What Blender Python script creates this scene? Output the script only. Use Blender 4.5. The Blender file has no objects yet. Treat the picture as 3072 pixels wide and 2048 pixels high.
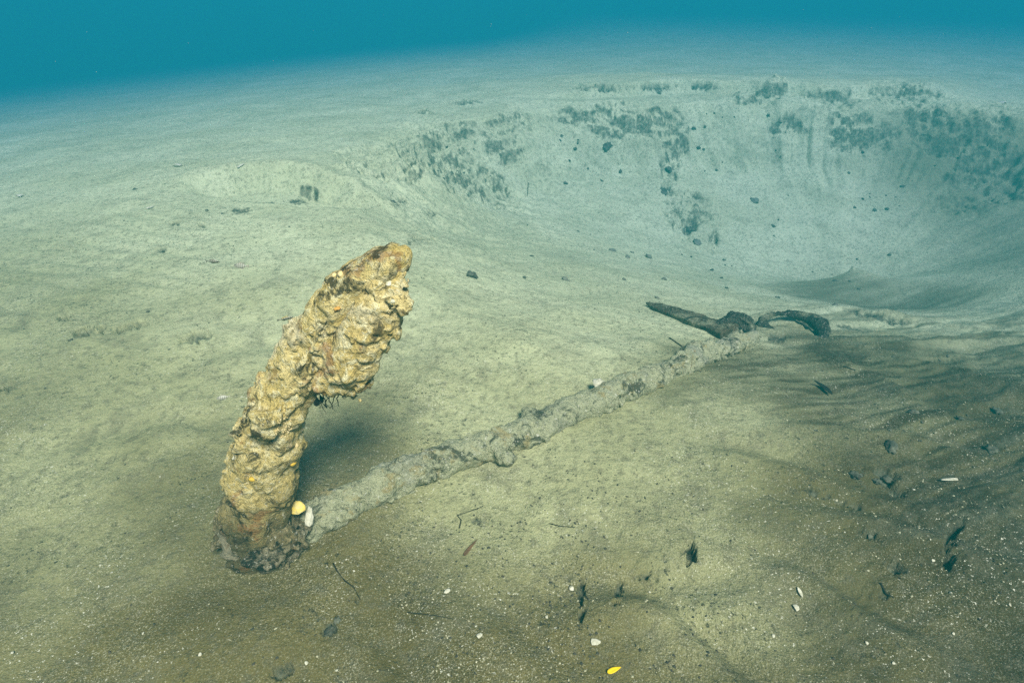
import bpy, bmesh, math, random
import numpy as np
from mathutils import Vector, Matrix, Euler

random.seed(7); RNG = np.random.default_rng(11)
R = math.radians
scene = bpy.context.scene
COL = scene.collection

# ------------------------------------------------------------------ camera
H, PITCH, LENS = 1.35, R(31.0), 21.0
cam_d = bpy.data.cameras.new('camera'); cam = bpy.data.objects.new('camera', cam_d); COL.objects.link(cam)
cam.location = (0, 0, H); cam.rotation_euler = (R(90) - PITCH, 0, 0)
cam_d.lens = LENS; cam_d.sensor_width = 36; cam_d.clip_start = .02; cam_d.clip_end = 600
scene.camera = cam

# ------------------------------------------------------------------ world + sun
SUN_EL, SUN_AZ = R(53), R(158)          # azimuth measured from +Y towards +X: the sun stands behind the camera
w = bpy.data.worlds.new('World'); scene.world = w; w.use_nodes = True
nt = w.node_tree
sky = nt.nodes.new('ShaderNodeTexSky'); sky.sky_type = 'NISHITA'; sky.sun_disc = False
sky.sun_elevation = SUN_EL; sky.sun_rotation = SUN_AZ
bg = nt.nodes['Background']; bg.inputs['Strength'].default_value = .05
nt.links.new(sky.outputs[0], bg.inputs[0])
sd = bpy.data.lights.new('sun', 'SUN'); sd.energy = 5.0; sd.angle = R(17); sd.color = (1, .965, .71)
sun = bpy.data.objects.new('sun', sd); COL.objects.link(sun)
d = Vector((math.sin(SUN_AZ) * math.cos(SUN_EL), math.cos(SUN_AZ) * math.cos(SUN_EL), math.sin(SUN_EL)))
sun.rotation_euler = (-d).to_track_quat('-Z', 'Y').to_euler(); sun.location = (0, -2, 6)

vs = scene.view_settings
vs.view_transform = 'Standard'; vs.look = 'None'; vs.exposure = 1.0; vs.gamma = 1; vs.use_curve_mapping = False
cy = scene.cycles
cy.max_bounces = 5; cy.diffuse_bounces = 3; cy.volume_bounces = 2; cy.use_denoising = False
try: cy.denoiser = 'OPENIMAGEDENOISE'
except Exception: pass

# ------------------------------------------------------------------ noise
def _hash(i, j, k, s):
    h = (i * 374761393 + j * 668265263 + k * 2147483647 * 3 + s * 974634777) & 0xFFFFFFFF
    h = ((h ^ (h >> 13)) * 1274126177) & 0xFFFFFFFF
    h = ((h ^ (h >> 16)) * 2246822519) & 0xFFFFFFFF
    return ((h ^ (h >> 15)) & 0xFFFFFF) / float(0xFFFFFF)
def vnoise(x, y, z=None, s=0):
    """value noise, -1..1"""
    xi = np.floor(x).astype(np.int64); yi = np.floor(y).astype(np.int64)
    fx = x - xi; fy = y - yi
    fx = fx * fx * fx * (fx * (fx * 6 - 15) + 10); fy = fy * fy * fy * (fy * (fy * 6 - 15) + 10)
    def plane(zi):
        a = _hash(xi, yi, zi, s); b = _hash(xi + 1, yi, zi, s)
        c = _hash(xi, yi + 1, zi, s); e = _hash(xi + 1, yi + 1, zi, s)
        return (a + (b - a) * fx) * (1 - fy) + (c + (e - c) * fx) * fy
    if z is None: return plane(0) * 2 - 1
    zi = np.floor(z).astype(np.int64); fz = z - zi; fz = fz * fz * (3 - 2 * fz)
    return (plane(zi) * (1 - fz) + plane(zi + 1) * fz) * 2 - 1
def fbm(x, y, z=None, o=4, s=0, g=.5):
    t = 0; a = 1.; n = 0
    for k in range(o):
        f = 2.03 ** k; t = t + a * vnoise(x * f + 17.3 * k, y * f - 9.1 * k, None if z is None else z * f, s + k); n += a; a *= g
    return t / n
def ridged(x, y, z=None, o=3, s=0):
    t = 0; a = 1.; n = 0
    for k in range(o):
        f = 2.1 ** k; t = t + a * (1 - np.abs(vnoise(x * f, y * f, None if z is None else z * f, s + k)) * 2); n += a; a *= .5
    return t / n
def worley(x, y, z, s=0):
    """distance to the nearest scattered point, cell size 1"""
    xi = np.floor(x).astype(np.int64); yi = np.floor(y).astype(np.int64); zi = np.floor(z).astype(np.int64)
    best = np.full(x.shape, 9.)
    for a in (-1, 0, 1):
        for b in (-1, 0, 1):
            for c in (-1, 0, 1):
                i, j, k = xi + a, yi + b, zi + c
                px = i + _hash(i, j, k, s); py = j + _hash(i, j, k, s + 1); pz = k + _hash(i, j, k, s + 2)
                best = np.minimum(best, (px - x) ** 2 + (py - y) ** 2 + (pz - z) ** 2)
    return np.sqrt(best)
def smooth(a, b, t):
    t = np.clip((t - a) / (b - a), 0, 1); return t * t * (3 - 2 * t)
def softplus(t, k): return np.log1p(np.exp(np.clip(t / k, -40, 40))) * k

# ------------------------------------------------------------------ pixel -> ray (pixels of the 3072 px photograph)
FPX = LENS / 36 * 3072
CP, SP = math.cos(PITCH), math.sin(PITCH)
def ray(px, py):
    a, b = (px - 1536) / FPX, (1024 - py) / FPX
    return np.array([a, CP + SP * b, b * CP - SP])
def at_y(px, py, y):
    d = ray(px, py); t = y / d[1]; return np.array([d[0] * t, y, H + d[2] * t])

# ------------------------------------------------------------------ the seabed as a height function
CX, CY = 3.55, 5.75
def crater_r(x, y):
    dx, dy = x - CX, y - CY
    th = np.arctan2(dy, dx)
    c, s = np.cos(th), np.sin(th)
    wob = 1 + .05 * np.sin(th * 3 + .6) + .035 * np.sin(th * 7 + 2) + .02 * np.sin(th * 13 + 1)
    ax = np.where(c > 0, 3.4, 4.95)
    ay = np.where(s > 0, 2.75, 4.9)
    rad = 1 / np.sqrt((c / ax) ** 2 + (s / ay) ** 2)
    wob = wob + .030 * vnoise(th * 9, th * 0 + 3.3, s=7) + .016 * vnoise(th * 27, th * 0 + 1.7, s=8)
    wob = 1 + (wob - 1) * smooth(-.6, .3, s)
    return np.hypot(dx, dy) / (rad * wob), th
FURROW = [(.52, .86, .78, -.62, .26, .035, .022), (.38, 1.05, .97, .22, .30, .05, .020), (.05, .90, .9, -.43, .2, .04, .016), (-.25, .82, .8, -.6, .16, .04, .014),
          (1.25, 1.25, .95, -.3, .35, .05, .030), (1.05, 1.5, .92, -.38, .4, .05, .022), (1.6, 1.75, .97, -.2, .5, .06, .030), (.9, 1.02, .85, -.5, .25, .04, .022), (-1.2, 1.75, .95, .3, .45, .06, .014), (-.9, 2.3, .97, .2, .5, .07, .014)]   # troughs scoured in the sand
PATCH = []      # (x, y, along, across, direction, strength, dent): dark mud laid bare
def base_height(x, y):
    r, th = crater_r(x, y)
    s = np.sin(th)
    far = smooth(-1.0, .40, s)                                      # 0 near side, 1 far side
    q = np.clip(r, 0, 1.0)
    near_prof = .22 * .5 * (1 + np.cos(np.pi * q)) + .78 * softplus(1.0 - np.sqrt(q * q + .05) * 1.0, .06)
    wall = 1 - (.35 * smooth(.1, .98, q) + .25 * q ** 1.2) - .40 * np.clip((q - .80) / .20, 0, 1) ** 1.15
    z = -1.42 * (near_prof * (1 - far) + wall * far)
    # plain beyond the rim: bench and second little scarp, then slowly falling away
    out = np.clip(r - 1, 0, None)
    z = z + far * (.05 * smooth(0, .10, out))
    bench = smooth(1.17, 1.23, r + .02 * np.sin(th * 9)) * smooth(.75, 1.1, th) * (1 - smooth(2.1, 2.5, th))
    z = z + .17 * bench * (1 - smooth(1.3, 2.2, r) * .8)
    # sea floor falls away to the left and far off
    left = -(x * .62 - y * .10) - 1.9
    z = z - .112 * softplus(left, .7)
    dist = np.hypot(x, y)
    z = z - (.044 - .026 * smooth(-2, 6, x)) * softplus(dist - 8.5, 1.5)
    return z, r, th, far
def height(x, y, detail=True):
    z, r, th, far = base_height(x, y)
    # scoop on the left with a slumped face
    sr = np.hypot((x + 1.95 + .12 * np.sin(y * 4)) / .85, (y - 4.25) / .68)
    sth = np.arctan2(y - 4.25, x + 1.95)
    face = smooth(.1, .6, np.sin(sth + .25)) * (1 - np.clip((sr + .03 * np.sin(sth * 17) - .74) / .26, 0, 1))
    z = z - .12 * face + .07 * np.exp(-((x + 2.3) / 1.1) ** 2 - ((y - 5.2) / .55) ** 2)
    z = z + .05 * np.exp(-((sr - 1.08) / .16) ** 2) * smooth(.1, .6, np.sin(sth + .25))
    z = z - .012 * np.exp(-((sr - .86) / .14) ** 2) * ridged(sth * 9, sr * 1.5, o=2, s=17) * smooth(.1, .6, np.sin(sth + .25))
    # little pit and lip round the ring
    z = z - .05 * np.exp(-((x - 1.95) / .55) ** 2 - ((y - 3.62) / .34) ** 2) - .13 * np.exp(-((x - 3.4) / .85) ** 2 - ((y - 5.0) / .5) ** 2)
    z = z + .05 * np.exp(-(((x - 2.75) * .86 - (y - 3.9) * .5) / .55) ** 2 - (((x - 2.75) * .5 + (y - 3.9) * .86) / .11) ** 2)
    z = z + .085 * np.exp(-(((x - 1.78) / .21) ** 2 + ((y - 3.36) / .17) ** 2) ** 2)
    # mound the arm stands on, ridges on the right
    ba = np.hypot(x + .69, y - 1.13)
    z = z + .018 * np.exp(-((ba - .25) / .10) ** 2) - .016 * np.exp(-(ba / .16) ** 2)
    for (fx, fy, dx_, dy_, ln_, wd_, dp_) in FURROW:
        fu = (x - fx) * dx_ + (y - fy) * dy_; fv = -(x - fx) * dy_ + (y - fy) * dx_ + .03 * np.sin(fu * 9)
        z = z - dp_ * np.exp(-(fu / ln_) ** 4 - (fv / wd_) ** 2) + .6 * dp_ * np.exp(-(fu / ln_) ** 4 - ((fv + 1.9 * wd_) / wd_) ** 2)
    z = z + .010 * fbm(x * 4.3, y * 4.3, o=3, s=301) * (1 - smooth(2.5, 5, y))
    z = z + .035 * fbm(x * .9 + 3, y * .9, o=3, s=3) + .016 * fbm(x * 2.6, y * 2.6, o=3, s=9)
    zone = np.exp(-((r - .86) / .17) ** 2) * far                      # gullies run down the wall
    pol = th * 22
    gul = ridged(pol + .8 * fbm(x * 2, y * 2, o=2, s=5), r * 2.2, o=3, s=21)
    z = z - .038 * zone * gul + zone * (.050 * fbm(x * 3.2, y * 3.2, z * 3.2, o=4, s=120, g=.6) + .030 * ridged(x * 5, y * 5, z * 9, o=3, s=131))
    mud = np.zeros_like(x)
    lat = smooth(.7, 2.4, x - .25 * y + .6) * (1 - smooth(3.3, 5.0, y))        # streaky, silt-swept right side
    u = x * .94 + y * .34; v = -x * .34 + y * .94
    streak = fbm(u * 1.7, v * 13, o=4, s=31)
    z = z + lat * .020 * streak + lat * .012 * fbm(u * 9, v * 26, o=3, s=151, g=.6) + lat * .045 * ridged(u * 1.1 + .5 * fbm(x * 2, y * 2, o=2, s=77), v * 3.2, o=2, s=33)
    mud = mud + .6 * lat * smooth(.16, .5, streak)
    if detail:
        z = z + .0075 * fbm(x * 8, y * 8, o=4, s=40, g=.62)
        z = z + .004 * (1 - lat) * np.sin((x * .35 + y * .94) * 46 + 5 * fbm(x * 1.6, y * 1.6, o=3, s=45)) * smooth(.0, .4, fbm(x * .8, y * .8, o=2, s=47))
        st = fbm(th * 44 + 1.6 * fbm(x * 3, y * 3, o=3, s=2), r * 15 + 1.2 * fbm(x * 5, y * 5, o=2, s=4), o=4, s=50, g=.66)
        iso = fbm(x * 11, y * 11, o=4, s=60, g=.62)
        face = .22 * zone + 0 * x
        for (c3, Lx, Ux, Dx, al, av, stg, dent, kind) in PATCH:
            dx, dy = x - c3[0], y - c3[1]; big = 4.2 * max(al, av)
            near = (np.abs(dx) < big) & (np.abs(dy) < big)
            if not near.any(): continue
            dx, dy, dz = dx[near], dy[near], z[near] - c3[2]
            l_ = dx * Lx[0] + dy * Lx[1]; u_ = dx * Ux[0] + dy * Ux[1] + dz * Ux[2]; d_ = dx * Dx[0] + dy * Dx[1] + dz * Dx[2]
            e = np.exp(-(l_ / al) ** 2 - (u_ / av) ** 2 - (d_ / (3.2 * max(al, av))) ** 2)
            if kind == 's':
                n = .5 * st[near] + .7 * fbm(dx * 3.5 + c3[0] * 3, dy * 3.5, dz * 3.5, o=3, s=70, g=.5)
                m = smooth(.14, .60, e * stg + n * .6) * smooth(.03, .25, e)
                face[near] = np.maximum(face[near], m); continue
            else:
                fq = .8 / min(al, av)
                n = 1.25 * fbm(dx * fq + c3[0] * 9, dy * fq + c3[1] * 5, dz * fq, o=5, s=60, g=.66)
                m = smooth(.48, .68, e * stg + n * .62)
            m = m * smooth(.08, .35, e)
            mud[near] = np.maximum(mud[near], m)
            z[near] = z[near] - dent * m - dent * .6 * e * n
        zb = z.copy(); q3 = zb * 1.3
        z = z - face * (.10 * ridged(x * 3.1 + .5 * fbm(x * 5, y * 5, q3 * 5, o=2, s=401), y * 3.1, q3 * 5.5, o=3, s=410) - .02)
        z = z - face * (.050 * ridged(x * 9, y * 9, q3 * 13, o=3, s=420) + .018 * fbm(x * 30, y * 30, q3 * 30, o=2, s=430))
    else: face = 0 * x
    wob = .5 * fbm(x * 1.4, y * 1.4, o=4, s=88) + .25 * streak * lat
    silt = smooth(-.45, .75, (y - 1.22) * .75 - .42 * np.clip(x - .5, 0, 3) + .22 * np.exp(-((x - .35) / .8) ** 2) - .10 * np.clip(-x - .9, 0, 2) - .38 * np.exp(-((x + 1.4) / .8) ** 2 - ((y - 1.65) / .5) ** 2) + .08 + wob * 2.0)         # pale silt mid-ground, browner foreground: light falloff put into the colour
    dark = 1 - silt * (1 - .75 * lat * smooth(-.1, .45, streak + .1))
    soil_shade = smooth(.2, 1.25, x * .9 - (y - 1) * .30 + .9 * fbm(x * 1.3, y * 1.3, o=4, s=99) + .5 * streak * lat) * (1 - smooth(2.6, 4.0, y))  # dark sediment at right, with the corner light falloff painted into it
    soil_shade = soil_shade * (.66 + .34 * smooth(-.25, .3, .4 * streak + 1.0 * fbm(u * 4, v * 34, o=4, s=152)))
    soil_shade = np.maximum(soil_shade, .55 * smooth(3.9, 5.6, x + .35 * wob) * (1 - smooth(.92, 1.05, r)))  # right crater wall: shade painted as a darker sand tone
    soil_shade = np.maximum(soil_shade, (.62 + .3 * streak) * np.exp(-(((x - 3.35 + .25 * wob) / .95) ** 2 + ((y - 5.0) / .62) ** 2) ** 3))  # darker tone in the hollow behind the ring
    slope_lift = smooth(1.7, 3.4, y + .35 * x + 1.1 * fbm(x * .9, y * .9, o=4, s=201)) * (1 - .8 * soil_shade)  # slope sand painted paler, carrying the brighter light beyond the foreground
    return z, mud, dark, r, soil_shade, slope_lift, face
def H1(x, y):
    a = np.array([float(x)]); b = np.array([float(y)])
    return float(height(a, b)[0][0])
def ground(px, py, up=0.):
    """where the line of sight through a pixel meets the seabed"""
    d = ray(px, py); n = d / np.linalg.norm(d)
    t = np.geomspace(.6, 40, 160)
    x, y, z = n[0] * t, n[1] * t, H + n[2] * t
    k = int(np.argmax(z < height(x, y, False)[0]))
    if k == 0: k = len(t) - 1
    for _ in range(2):
        tt = np.linspace(t[k - 1], t[k], 24)
        zz = (H + n[2] * tt) < height(n[0] * tt, n[1] * tt, False)[0]; zz[-1] = True
        t = tt; k = max(1, int(np.argmax(zz)))
    p = n * t[k]
    return Vector((p[0], p[1], H1(p[0], p[1]) + up))
def pxsize(p):
    """metres per photo pixel at a point"""
    return (p[1] * CP + (H - p[2]) * SP) / FPX

def patch(px, py, wpx, hpx, stg=.8, dent=.03, kind='s'):
    g = ground(px, py); s = pxsize(g)
    D = Vector((g.x, g.y, g.z - H)).normalized(); Lx = D.cross(Vector((0, 0, 1))).normalized(); U = Lx.cross(D)
    PATCH.append((tuple(g), tuple(Lx), tuple(U), tuple(D), wpx * s, hpx * s, stg, dent, kind))
_pl = [  # crater wall
    (1170, 475, 120, 56, 1.15, .04, 's'), (1280, 450, 130, 70, 1.1, .04, 's'), (1420, 545, 120, 50, .9, .03, 's'), (1350, 400, 100, 50, .9, .04, 's'), (1500, 430, 60, 70, .62, .03, 's'), (1230, 520, 100, 40, .7, .03, 's'), (1360, 500, 80, 50, .72, .03, 's'), (1500, 600, 60, 40, .55, .02, 's'),
    (1400, 305, 60, 12, .95, .05, 'i'), (1270, 335, 35, 12, .8, .04, 'i'),
    (1720, 345, 60, 30, .8, .05, 's'), (1850, 355, 120, 46, 1.1, .06, 's'), (1960, 360, 80, 44, 1.0, .05, 's'), (1540, 350, 70, 32, .6, .03, 's'),
    (1800, 262, 90, 13, .9, .06, 'i'), (1960, 262, 80, 14, .95, .06, 'i'), (2110, 255, 80, 12, .85, .05, 'i'),
    (2030, 420, 34, 60, 1.1, .05, 's'), (2012, 500, 28, 40, 1.05, .05, 's'), (2055, 640, 66, 62, 1.05, .05, 's'), (2075, 665, 34, 24, 1.0, .05, 'i'),
    (2000, 565, 26, 28, .8, .04, 'i'), (2140, 725, 14, 45, .8, .03, 's'),
    (2280, 290, 70, 22, .9, .06, 's'), (2340, 265, 35, 32, .9, .06, 's'), (2480, 300, 90, 34, .72, .04, 's'), (2380, 375, 55, 40, .8, .05, 's'),
    (2550, 375, 70, 52, 1.05, .06, 's'), (2610, 410, 70, 40, 1.1, .06, 's'), (2720, 285, 80, 50, 1.0, .06, 's'),
    (2800, 370, 70, 60, 1.0, .05, 's'), (2860, 430, 90, 40, 1.0, .05, 's'), (2960, 375, 70, 60, 1.1, .05, 's'), (2950, 530, 90, 60, 1.1, .05, 's'), (2990, 560, 70, 44, 1.1, .05, 's'),
    (2880, 600, 60, 44, .9, .05, 's'), (3000, 470, 60, 45, .9, .06, 's'),
    # slump on the left
    (720, 632, 34, 9, .95, .006, 'i'), (890, 603, 44, 9, .85, .006, 'i'), (800, 612, 34, 7, .8, .006, 'i'), (935, 580, 26, 22, .42, .004, 's'),
    (480, 750, 34, 26, .88, .02, 'i'), (530, 670, 22, 10, .85, .02, 'i'), (597, 676, 18, 9, .9, .02, 'i'),
    (255, 992, 40, 13, 1.1, .04, 'i'), (395, 978, 52, 13, .95, .03, 'i'), (590, 1012, 48, 24, .9, .03, 'i'), (310, 985, 30, 12, .8, .03, 'i'), (190, 955, 28, 8, .8, .02, 'i'), (20, 1160, 26, 12, .8, .02, 'i'),
    (1200, 600, 45, 18, .7, .02, 'i'), (1290, 640, 50, 18, .6, .02, 'i'), (1240, 720, 90, 20, .6, .02, 'i'),
    # by the ring and the lip
    (2420, 960, 40, 34, 1.05, .03, 'i'), (2470, 985, 26, 34, 1.1, .03, 'i'), (2330, 1010, 40, 20, 1.0, .02, 'i'), (2640, 950, 110, 13, .95, .02, 'i'), (2560, 985, 70, 8, .9, .01, 'i'),
    # right foreground
    (2070, 1655, 22, 42, 1.05, .03, 'i'), (1745, 1775, 14, 50, 1.0, .02, 'i'), (1855, 1775, 16, 40, .92, .02, 'i'), (1940, 1730, 34, 16, .85, .02, 'i'), (1745, 1840, 14, 24, .9, .02, 'i'),
    (2860, 1600, 18, 60, 1.05, .03, 'i'), (2850, 1680, 16, 34, 1.05, .03, 'i'), (2600, 1595, 44, 14, .92, .02, 'i'), (2440, 1470, 30, 20, .8, .01, 'i'), (2660, 1440, 90, 34, .75, .02, 'i'),
    (2540, 1510, 60, 16, .7, .01, 'i'), (2690, 1700, 28, 24, .85, .02, 'i'), (2900, 1840, 40, 18, .8, .02, 'i'), (2560, 1860, 30, 30, .72, .01, 'i'), (2650, 1780, 40, 24, .66, .01, 'i'),
    (1000, 1880, 34, 22, .88, .01, 'i'), (850, 2010, 44, 20, 1.0, .02, 'i'), (1075, 1790, 16, 26, .9, .01, 'i'), (1150, 1720, 50, 20, .62, .01, 'i'), (1420, 1560, 60, 18, .62, .01, 'i'),
]
_done = []
for p_ in _pl: _done.append(p_)
_tmp = []
for p_ in _done:
    patch(*p_); _tmp.append(PATCH.pop())
PATCH.extend(_tmp)

# ------------------------------------------------------------------ material helpers
def mat(name):
    m = bpy.data.materials.new(name); m.use_nodes = True
    n = m.node_tree; b = n.nodes['Principled BSDF']
    b.inputs['Roughness'].default_value = .9
    b.inputs['Specular IOR Level'].default_value = .15
    return m, n, b
def N(nt, kind, **kw):
    n = nt.nodes.new(kind)
    for k, v in kw.items():
        if k in n.inputs: n.inputs[k].default_value = v
        else: setattr(n, k, v)
    return n
def L(nt, a, b): nt.links.new(a, b)
def noise(nt, co, scale, detail=4, rough=.55, dist=0.):
    n = N(nt, 'ShaderNodeTexNoise'); n.inputs['Scale'].default_value = scale; n.inputs['Detail'].default_value = detail
    n.inputs['Roughness'].default_value = rough; n.inputs['Distortion'].default_value = dist
    L(nt, co, n.inputs['Vector']); return n.outputs['Fac']
def ramp(nt, fac, stops, interp='LINEAR'):
    r = N(nt, 'ShaderNodeValToRGB'); r.color_ramp.interpolation = interp
    el = r.color_ramp.elements
    while len(el) < len(stops): el.new(.5)
    for e, (p, c) in zip(el, stops):
        e.position = p; e.color = (c, c, c, 1) if isinstance(c, (int, float)) else (*c, 1)
    L(nt, fac, r.inputs[0]); return r.outputs[0]
def mix(nt, fac, a, b, blend='MIX'):
    m = N(nt, 'ShaderNodeMix', data_type='RGBA', blend_type=blend)
    for sock, v in ((m.inputs[0], fac), (m.inputs[6], a), (m.inputs[7], b)):
        if hasattr(v, 'links'): L(nt, v, sock)
        elif isinstance(v, (int, float)): sock.default_value = v
        else: sock.default_value = (*v, 1)
    return m.outputs[2]
def math_(nt, op, a, b=0.):
    m = N(nt, 'ShaderNodeMath', operation=op)
    for s, v in ((m.inputs[0], a), (m.inputs[1], b)):
        if hasattr(v, 'links'): L(nt, v, s)
        else: s.default_value = v
    return m.outputs[0]
def bump(nt, b, hgt, strength=.4, dist=.01):
    bp = N(nt, 'ShaderNodeBump'); bp.inputs['Strength'].default_value = strength; bp.inputs['Distance'].default_value = dist
    L(nt, hgt, bp.inputs['Height']); L(nt, bp.outputs[0], b.inputs['Normal'])
def pos(nt): return N(nt, 'ShaderNodeNewGeometry').outputs['Position']

def sand_material():
    m, n, b = mat('silty_sand'); co = pos(n)
    a_m = N(n, 'ShaderNodeAttribute', attribute_name='mud').outputs['Fac']
    a_d = N(n, 'ShaderNodeAttribute', attribute_name='dark').outputs['Fac']
    a_s = N(n, 'ShaderNodeAttribute', attribute_name='soil_shade').outputs['Fac']
    big = noise(n, co, 1.1, 5, .6)
    pale = mix(n, ramp(n, big, [(.40, 0), (.60, 1)]), (.340, .325, .156), (.435, .420, .212))
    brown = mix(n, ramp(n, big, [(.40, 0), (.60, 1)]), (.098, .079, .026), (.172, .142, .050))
    a_f = N(n, 'ShaderNodeAttribute', attribute_name='slope_lift').outputs['Fac']
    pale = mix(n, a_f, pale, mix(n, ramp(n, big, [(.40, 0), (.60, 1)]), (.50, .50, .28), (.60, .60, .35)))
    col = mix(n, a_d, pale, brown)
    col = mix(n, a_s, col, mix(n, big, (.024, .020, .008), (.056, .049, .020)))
    med = noise(n, co, 4.5, 6, .65, .5)
    col = mix(n, math_(n, 'MULTIPLY', ramp(n, med, [(.52, 0), (.66, .5)]), math_(n, 'SUBTRACT', 1., math_(n, 'MULTIPLY', a_f, .5))), col, (.135, .122, .072))
    fine_ = noise(n, co, 30, 5, .7)
    col = mix(n, ramp(n, fine_, [(.36, .55), (.50, 0)]), col, (.12, .108, .065))
    grain = noise(n, co, 230, 3, .8)
    gstr = math_(n, 'MULTIPLY', ramp(n, noise(n, co, 2.6, 4, .6, .6), [(.36, .25), (.60, 1)]), math_(n, 'SUBTRACT', 1., math_(n, 'MULTIPLY', a_s, .6)))
    col = mix(n, math_(n, 'MULTIPLY', ramp(n, grain, [(.36, .8), (.47, .0)]), gstr), col, (.055, .048, .028))
    col = mix(n, math_(n, 'MULTIPLY', ramp(n, grain, [(.55, 0), (.66, .75)]), gstr), col, (.56, .53, .38))
    spk = noise(n, co, 120, 2, .8)
    patchy = ramp(n, noise(n, co, 2.2, 4, .6, .6), [(.44, .12), (.56, 1)])
    col = mix(n, math_(n, 'MULTIPLY', ramp(n, spk, [(.645, 0), (.68, .9)]), patchy), col, (.74, .70, .54))
    dsp = noise(n, co, 62, 3, .8)
    dpat = ramp(n, noise(n, co, 3.1, 5, .65, 1.), [(.46, .08), (.60, 1)])
    col = mix(n, math_(n, 'MULTIPLY', ramp(n, dsp, [(.58, 0), (.64, .85)]), dpat), col, (.030, .030, .022))
    mn = noise(n, co, 24, 6, .75)
    mudc = mix(n, ramp(n, mn, [(.40, 0), (.60, 1)]), (.020, .023, .018), (.150, .152, .100))
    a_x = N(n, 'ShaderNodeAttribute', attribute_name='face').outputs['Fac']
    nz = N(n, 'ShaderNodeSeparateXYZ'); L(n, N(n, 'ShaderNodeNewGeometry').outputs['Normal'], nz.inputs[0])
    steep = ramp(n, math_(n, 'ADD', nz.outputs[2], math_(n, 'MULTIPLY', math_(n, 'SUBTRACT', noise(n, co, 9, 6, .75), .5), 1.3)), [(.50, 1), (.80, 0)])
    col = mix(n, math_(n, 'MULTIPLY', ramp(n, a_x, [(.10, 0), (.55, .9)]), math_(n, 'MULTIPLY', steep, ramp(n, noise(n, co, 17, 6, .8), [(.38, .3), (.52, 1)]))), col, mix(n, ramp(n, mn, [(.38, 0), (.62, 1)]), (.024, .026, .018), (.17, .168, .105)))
    mm = math_(n, 'MULTIPLY', a_m, ramp(n, noise(n, co, 17, 6, .78), [(.36, .15), (.52, 1)]))
    col = mix(n, mm, col, mudc)
    L(n, col, b.inputs['Base Color'])
    hg = math_(n, 'ADD', math_(n, 'MULTIPLY', grain, .35), math_(n, 'ADD', math_(n, 'MULTIPLY', noise(n, co, 34, 5, .65), 1.0), math_(n, 'MULTIPLY', dsp, .4)))
    bump(n, b, hg, .8, .016)
    b.inputs['Specular IOR Level'].default_value = .05
    return m
SAND = sand_material()

def crust_material(name, cols, rust, dark, dust, dust_amt, seed=0., white=.5, sc=1., low=None):
    """concretion: two main tones, rusty stains, dark algae film, a sprinkle of white shell"""
    m, n, b = mat(name); co0 = pos(n)
    mp = N(n, 'ShaderNodeMapping'); mp.inputs['Location'].default_value = (seed, seed * 2, 0); L(n, co0, mp.inputs[0]); co = mp.outputs[0]
    t = noise(n, co, 13 * sc, 5, .62, .6)
    col = mix(n, ramp(n, t, [(.40, 0), (.60, 1)]), cols[0], cols[1])
    t2 = noise(n, co, 38 * sc, 5, .7, .8)
    col = mix(n, ramp(n, t2, [(.50, 0), (.62, .85)]), col, cols[2])
    ds = noise(n, co, 5 * sc, 5, .65)
    col = mix(n, ramp(n, ds, [(.57 - dust_amt * .3, 0), (.66 - dust_amt * .3, .9)]), col, dust)
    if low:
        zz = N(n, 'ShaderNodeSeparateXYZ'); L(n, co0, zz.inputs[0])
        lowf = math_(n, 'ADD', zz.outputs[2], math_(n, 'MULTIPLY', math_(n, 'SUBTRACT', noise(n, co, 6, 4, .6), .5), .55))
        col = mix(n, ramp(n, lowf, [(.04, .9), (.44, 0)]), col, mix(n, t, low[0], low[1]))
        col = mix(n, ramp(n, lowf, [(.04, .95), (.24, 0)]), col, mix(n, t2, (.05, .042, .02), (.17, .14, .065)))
    f = noise(n, co, 130 * sc, 4, .78)
    col = mix(n, ramp(n, f, [(.36, .7), (.46, 0)]), col, tuple(c * .22 for c in cols[1]))
    m2 = noise(n, co, 27 * sc, 6, .75, 1.2)
    col = mix(n, ramp(n, m2, [(.36, .8), (.45, 0)]), col, tuple(c * .30 for c in cols[1]))
    rs = noise(n, co, 8.5 * sc, 5, .65, 1.2)
    col = mix(n, ramp(n, rs, [(.56, 0), (.63, rust[1])]), col, rust[0])
    dk = noise(n, co, 10.5 * sc, 6, .72, .9)
    col = mix(n, ramp(n, dk, [(.39, dark[1]), (.46, 0)]), col, dark[0])
    wv = noise(n, co, 85 * sc, 2, .8)
    col = mix(n, ramp(n, wv, [(.63, 0), (.67, white)]), col, (.68, .64, .50))
    L(n, col, b.inputs['Base Color'])
    bump(n, b, math_(n, 'ADD', math_(n, 'MULTIPLY', t2, .9), math_(n, 'MULTIPLY', f, .6)), 1., .020)
    return m
OCHRE = crust_material('ochre_concretion', [(.78, .62, .27), (.60, .45, .15), (.90, .81, .50)], ((.26, .105, .03), .6), ((.035, .028, .014), .92), (.74, .64, .40), .12, 3.1, low=((.34, .25, .08), (.58, .45, .17)))
OCHRE2 = crust_material('tan_concretion', [(.80, .64, .30), (.62, .46, .16), (.91, .82, .52)], ((.28, .11, .03), .65), ((.045, .034, .018), .85), (.66, .56, .34), .1, 8.7)
FOOTM = crust_material('olive_concretion', [(.24, .19, .085), (.115, .092, .045), (.40, .32, .16)], ((.10, .05, .02), .6), ((.018, .018, .012), .95), (.31, .27, .17), .25, 5.2)
GREY = crust_material('silted_concretion', [(.40, .39, .26), (.31, .30, .19), (.50, .49, .34)], ((.34, .22, .05), .45), ((.04, .042, .028), .85), (.44, .43, .25), .60, 1.4, .75)
DARKC = crust_material('black_concretion', [(.045, .048, .035), (.022, .025, .02), (.12, .115, .08)], ((.06, .05, .03), .5), ((.01, .012, .01), .9), (.27, .27, .16), .25, 2.2, .6, 1.3)
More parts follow.
